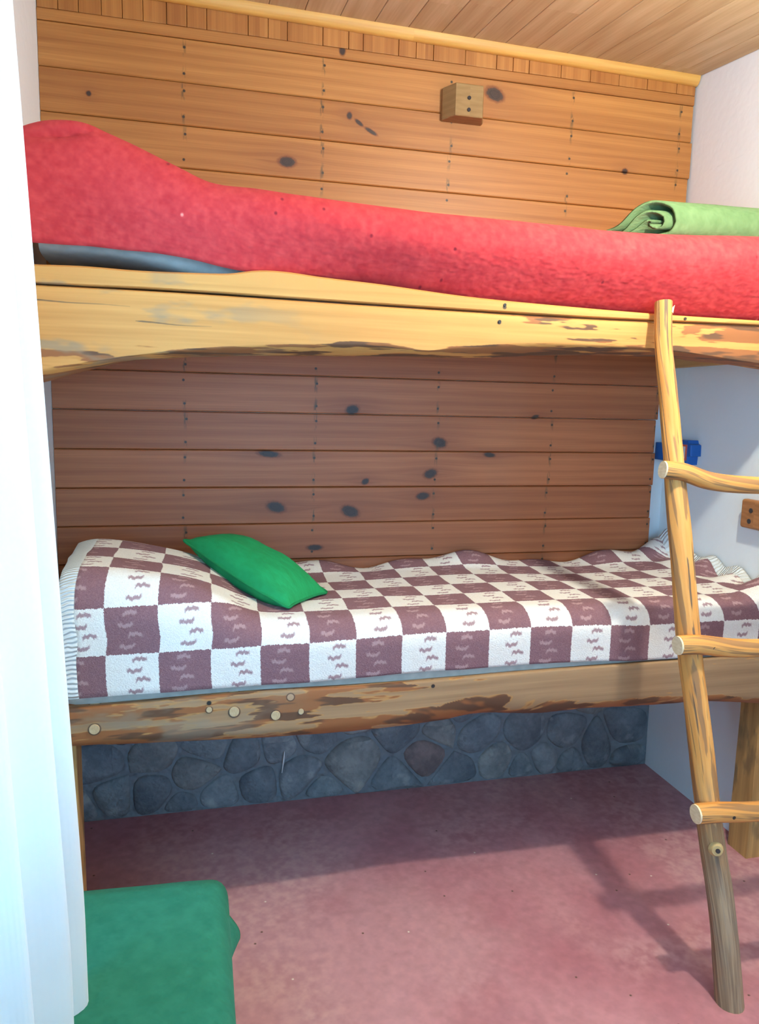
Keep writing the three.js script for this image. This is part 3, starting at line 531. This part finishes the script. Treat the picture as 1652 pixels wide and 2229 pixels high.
// ------------------------------------------------------------------ folded pale green blanket on the upper bunk
{
  const t = thing('rolled_blanket', [1.76, 1.68, .43], 'pale green blanket rolled up on the red blanket by the white wall', 'blanket');
  // the fold is slewed: its back layers trail further along the bed than the rolled front
  const ribbon = (pts, th, sd) => {
    const cv = new THREE.CatmullRomCurve3(pts.map(([a, y]) => new THREE.Vector3(a, y, 0))); const n = 46;
    return sheet(n, 14, (u, v) => { const p = cv.getPointAt(u), a = p.x, xs = 1.563 - .18 * a + .012 * (vnoise(u * 5, 2, sd) - .5), x = mix(xs, 1.93, v); return [x, p.y + .004 * (fbm(x * 9, u * 6, sd, 2) - .5) + .012 * (x - 1.5), .503 - .15 * a + .004 * (fbm(x * 9, u * 6, sd + 3, 2) - .5)]; }, (u, v) => [v * .43, u * .7], th);
  };
  mesh('outer_fold', local(ribbon([[1.0, 1.698], [.8, 1.7149], [.62, 1.7317], [.47, 1.7675], [.32, 1.7832], [.16, 1.778], [.04, 1.7548], [.01, 1.7285], [.06, 1.7043], [.2, 1.6928], [.4, 1.6917]], .008, 641), t), M.paleGreen, t);
  mesh('inner_fold', local(ribbon([[.97, 1.6917], [.74, 1.7043], [.56, 1.7191], [.43, 1.7464], [.32, 1.759], [.19, 1.7527], [.12, 1.7359], [.14, 1.7201], [.24, 1.7128], [.30, 1.7233]], .007, 651), t), M.paleGreen, t);
  mesh('inner_fold', local(ribbon([[.95, 1.6854], [.72, 1.6917], [.56, 1.7001], [.46, 1.7149], [.38, 1.7317], [.31, 1.738], [.26, 1.7327]], .006, 661), t), M.paleGreen, t);
}

// ------------------------------------------------------------------ ladder
{
  const t = thing('ladder', [1.66, 0, .86], 'rustic pole ladder leaning against the upper bunk', 'ladder');
  const rail = [[1.484, 0, 1.005, 0.029], [1.4823, 0.1658, 0.9655, 0.02771], [1.4667, 0.3787, 0.9136, 0.02643], [1.4574, 0.5489, 0.8743, 0.0261], [1.4462, 0.7388, 0.829, 0.02576], [1.446, 0.9428, 0.7761, 0.02542], [1.4455, 1.1226, 0.7286, 0.02451], [1.4484, 1.2939, 0.6797, 0.02201], [1.4487, 1.4181, 0.6453, 0.0205], [1.4545, 1.5099, 0.626, 0.01948]];
  const rm = mesh('rail', local(pole(rail, 701, { seg: 90, rad: 18, flatBottom: true }), t), M.pole, t);
  const rail2 = rail.map(([x, y, z, r], i) => [x + .40 + .015 * Math.sin(i * 1.3), y, z, r]);
  mesh('rail', local(pole(rail2, 711, { seg: 90, rad: 18, flatBottom: true }), t), M.pole, t);
  const mp = M.pole.clone(); mp.map = texPole.clone(); mp.map.offset.set(.3, .33); mp.map.needsUpdate = true;
  const rungs = [[[1.4025, 1.1267, 0.7504, 0.02035], [1.4443, 1.1225, 0.7556, 0.02035], [1.5167, 1.1017, 0.7617, 0.02034], [1.6476, 1.0914, 0.7622, 0.01929], [1.7769, 1.0935, 0.7581, 0.01877], [1.9242, 1.1194, 0.7538, 0.01879]],
    [[1.399, 0.7527, 0.8552, 0.02115], [1.4423, 0.7526, 0.8572, 0.02115], [1.5347, 0.7405, 0.8599, 0.01959], [1.6376, 0.7364, 0.8591, 0.01856], [1.7821, 0.7415, 0.8568, 0.01856], [1.9167, 0.7506, 0.8543, 0.01857]],
    [[1.4144, 0.4058, 0.9391, 0.02087], [1.4592, 0.4058, 0.9411, 0.02087], [1.5708, 0.397, 0.9426, 0.01934], [1.7238, 0.4029, 0.9403, 0.01934], [1.9278, 0.4088, 0.9389, 0.01935]]];
  rungs.forEach((p, i) => {
    const rg = mesh('rung', local(pole(p, 721 + i, { seg: 44, rad: 16 }), t), mp, t);
    const d = new THREE.Vector3(p[0][0] - p[1][0], p[0][1] - p[1][1], p[0][2] - p[1][2]).normalize();
    const c = new THREE.CylinderGeometry(p[0][3] * .95, p[0][3] * .98, .004, 22).applyQuaternion(new THREE.Quaternion().setFromUnitVectors(new THREE.Vector3(0, 1, 0), d)).translate(p[0][0] + d.x * .0015, p[0][1] + d.y * .0015, p[0][2] + d.z * .0015);
    const e = mesh('cut_end', local(c, t), M.cut, rg); e.userData.label = 'pale sawn end';
    mesh('nail', local(new THREE.CylinderGeometry(.004, .004, .004, 10).rotateX(Math.PI / 2).translate(p[1][0] + .03, p[1][1] - .004, p[1][2] + p[1][3] - .001), t), M.iron, rg);
  });
  // knot on the rail near the foot and chipped top
  M.knot = mat({ color: new THREE.Color().setRGB(.52, .34, .14), roughness: .8 });
  const kn = mesh('branch_stub', local(new THREE.CylinderGeometry(.011, .016, .01, 16).rotateX(Math.PI / 2 - .15).rotateY(-.35).translate(1.459, .327, .955), t), M.knot, rm);
  mesh('knot_heart', local(new THREE.CylinderGeometry(.005, .005, .003, 10).rotateX(Math.PI / 2 - .15).rotateY(-.35).translate(1.458, .328, .9605), t), M.dark, rm);
  mesh('splinter', local(new THREE.ConeGeometry(.006, .02, 6).rotateZ(-.5).translate(1.469, 1.494, .643), t), M.cut, rm);
}

// ------------------------------------------------------------------ things on the walls
{
  const t = thing('wooden_block', [1.16, 2.085, 0], 'small pale wooden block with two screw holes on the board wall', 'wooden block');
  const s = new THREE.Shape(); s.moveTo(-.066, 0); s.lineTo(-.066, .012); s.lineTo(-.042, .056); s.lineTo(.038, .056); s.lineTo(.056, .012); s.lineTo(.056, 0); s.closePath();
  const g = new THREE.ExtrudeGeometry(s, { depth: .084, bevelEnabled: true, bevelSize: .002, bevelThickness: .002, bevelSegments: 1 }); g.rotateX(-Math.PI / 2); g.scale(1, 1, -1);
  const ix = g.attributes.position; for (let i = 0; i < ix.count; i += 3) for (const k of ['position', 'normal', 'uv']) { const a = g.attributes[k], n = a.itemSize; for (let c = 0; c < n; c++) { const q = a.array[(i + 1) * n + c]; a.array[(i + 1) * n + c] = a.array[(i + 2) * n + c]; a.array[(i + 2) * n + c] = q; } }
  g.translate(0, .002, .001); g.computeVertexNormals(); boxUV(g, 4);
  mesh('body', g, M.block, t);
  for (const y of [.05, .018]) mesh('screw_hole', new THREE.CylinderGeometry(.0052, .0052, .003, 14).rotateX(Math.PI / 2).translate(-.003, y, .0605), M.dark, t);
}
{
  const t = thing('blue_box', [W, 1.09, .08], 'blue plastic box with a red-edged label on the white wall behind the ladder', 'plastic box');
  const s = new THREE.Shape(); [[-.106, .008], [-.106, .062], [-.035, .062], [-.03, .075], [.062, .076], [.066, .066], [.078, .062], [.08, .03], [.066, .028], [.064, .002], [-.03, .0], [-.034, .008]].forEach(([a, b], i) => i ? s.lineTo(a, b) : s.moveTo(a, b)); s.closePath();
  const g = new THREE.ExtrudeGeometry(s, { depth: .034, bevelEnabled: true, bevelSize: .002, bevelThickness: .003, bevelSegments: 2 });     // x -> z, depth -> -x
  g.rotateY(-Math.PI / 2); g.translate(-.001, 0, 0);
  mesh('body', g, M.blue, t);
  mesh('label_border', rbox(-.0400, -.0375, .014, .064, .012, .063, .001, 1), M.red2, t);
  mesh('label_sticker', rbox(-.0410, -.0385, .020, .058, .016, .056, .001, 1), M.paper, t);
  mesh('knob', new THREE.CylinderGeometry(.008, .009, .012, 14).rotateZ(Math.PI / 2).translate(-.03, .047, .068), M.blue, t);
}
{
  const t = thing('wooden_plate', [W, .93, .445], 'brown wooden plate with dark holes on the white wall above the lower bunk', 'wall plate');
  const g = boxUV(rbox(-.026, -.001, 0, .083, -.055, .06, .008, 3), 5); mesh('plate', g, M.plate, t);
  for (const [y, z] of [[.053, -.012], [.022, -.016], [.04, .035]]) mesh('hole', new THREE.CylinderGeometry(.007, .007, .003, 14).rotateZ(Math.PI / 2).translate(-.0262, y, z), M.dark, t);
}

// ------------------------------------------------------------------ low bench with green blanket, and the curtain
{
  const b = thing('low_bench', [.22, 0, 1.6], 'low wooden bench hidden under the dark green blanket', 'bench');
  mesh('seat', local(boxUV(rbox(.03, .39, .25, .312, .86, 2.4, .006, 2)), b), M.plain, b);
  for (const [x, z] of [[.05, .87], [.36, .87], [.05, 2.38], [.36, 2.38]]) mesh('leg', local(boxUV(rbox(x, x + .05, 0, .271, z, z + .05, .003, 1)), b), M.plain, b);
  const t = thing('green_blanket', [.22, .05, 1.6], 'dark green wool blanket spread over the low bench beside the white curtain', 'blanket');
  const NU = 60, NV = 60, x1 = .452, zf = .80, yT = .327, r = .045;
  const f = (u, v) => {          // u: from the wall across and down the side; v: along the bench, first over the far end
    const across = u * (.41 + .25), along = v * (.22 + 1.64);
    let x, dy1 = 0; const flatX = x1 - .022 - r; if (across < flatX) x = .012 + across; else { const s = across - flatX, q = Math.min(s / r, Math.PI / 2); x = .012 + flatX + r * Math.sin(q) * .75; dy1 = r * (1 - Math.cos(q)) + Math.max(0, s - r * Math.PI / 2); x += .006 * Math.max(0, s - r * 1.57) * 4 * vnoise(along * 6, 1, 4); }
    let z, dy2 = 0; const a2 = .22 - along; const start = .02; if (a2 < -start) z = zf + r * .8 + (-a2 - start); else { const s = a2 + start, q = Math.min(s / r, Math.PI / 2); z = zf + r * .8 - r * Math.sin(q) * .8; dy2 = r * (1 - Math.cos(q)) + Math.max(0, s - r * Math.PI / 2); }
    const cut = .05 * sstep(0, .12, dy1) * sstep(.1, -.15, z - zf - .05);
    return [x + .004 * (fbm(along * 5, across * 5, 731, 3) - .5), Math.max(.02, yT - Math.hypot(dy1, dy2) * (dy1 > .03 && dy2 > .03 ? .8 : 1) + .008 * (fbm(along * 4, across * 6, 733, 3) - .5)), z + .028 * sstep(.05, .3, x1 - x) * 0 + (x / x1) * .025];
  };
  mesh('cover', local(sheet(NU, NV, (u, v) => f(u, v), (u, v) => [u * .66, v * 1.86], .006).scale(1, 1, 1), t), M.darkGreen, t);
  // gathered corner of the blanket sticking out at the side
  const cf = sheet(12, 16, (u, v) => { const k = sstep(0, .62, v) * (1 - sstep(.66, 1.02, v)); return [.424 + .032 * k * (1 - .6 * u), .312 - .095 * v + .01 * u, .885 + .06 * u + .035 * v]; }, (u, v) => [u * .12, v * .1], .006);
  mesh('corner_fold', local(cf, t), M.darkGreen, t);
}
{
  const c = thing('curtain', [.17, .36, 1.55], 'sheer white curtain hanging in folds over the window', 'curtain');
  const EDGE = [[.335, 1.075], [.40, 1.068], [.5, 1.06], [.9, 1.10], [1.41, 1.145], [1.72, 1.172], [2.02, 1.19]];
  const g = sheet(170, 40, (u, v) => {
    const y = mix(2.03, .335, v), z0 = lerpTable(EDGE, y), z = mix(z0, 2.2, u), ph = (u + .05 * (fbm(u * 3, v * 1.2, 741, 2) - .5)) * 19, amp = mix(.018, .034, v);
    const fold = Math.sin(ph * Math.PI) + .35 * Math.sin(ph * 2.3 + 1.3);
    return [.165 + .02 * v + amp * fold * sstep(0, .03, u + .01) * .7 - .05 * sstep(.05, .6, u) + .01 * (1 - sstep(0, .02, u)), y, z + .008 * Math.sin(ph * 2)];
  }, (u, v) => [u * 3, v * 1.7], .0012);
  mesh('cloth', local(g, c), M.curtain, c);
  const rod = thing('curtain_rod', [.14, 2.04, 1.65], 'thin wooden curtain rod above the white curtain', 'curtain rod');
  mesh('bar', local(new THREE.CylinderGeometry(.009, .009, 1.24, 14).rotateX(Math.PI / 2).translate(.14, 2.04, 1.68), rod), M.plain, rod);
  for (const z of [1.12, 2.26]) mesh('bracket', local(boxUV(rbox(0, .15, 2.025, 2.035, z, z + .02, .002, 1)), rod), M.plain, rod);
}
scene.traverse((o) => { if (o.isMesh) { o.castShadow = true; o.receiveShadow = true; } });
renderer.render(scene, camera);
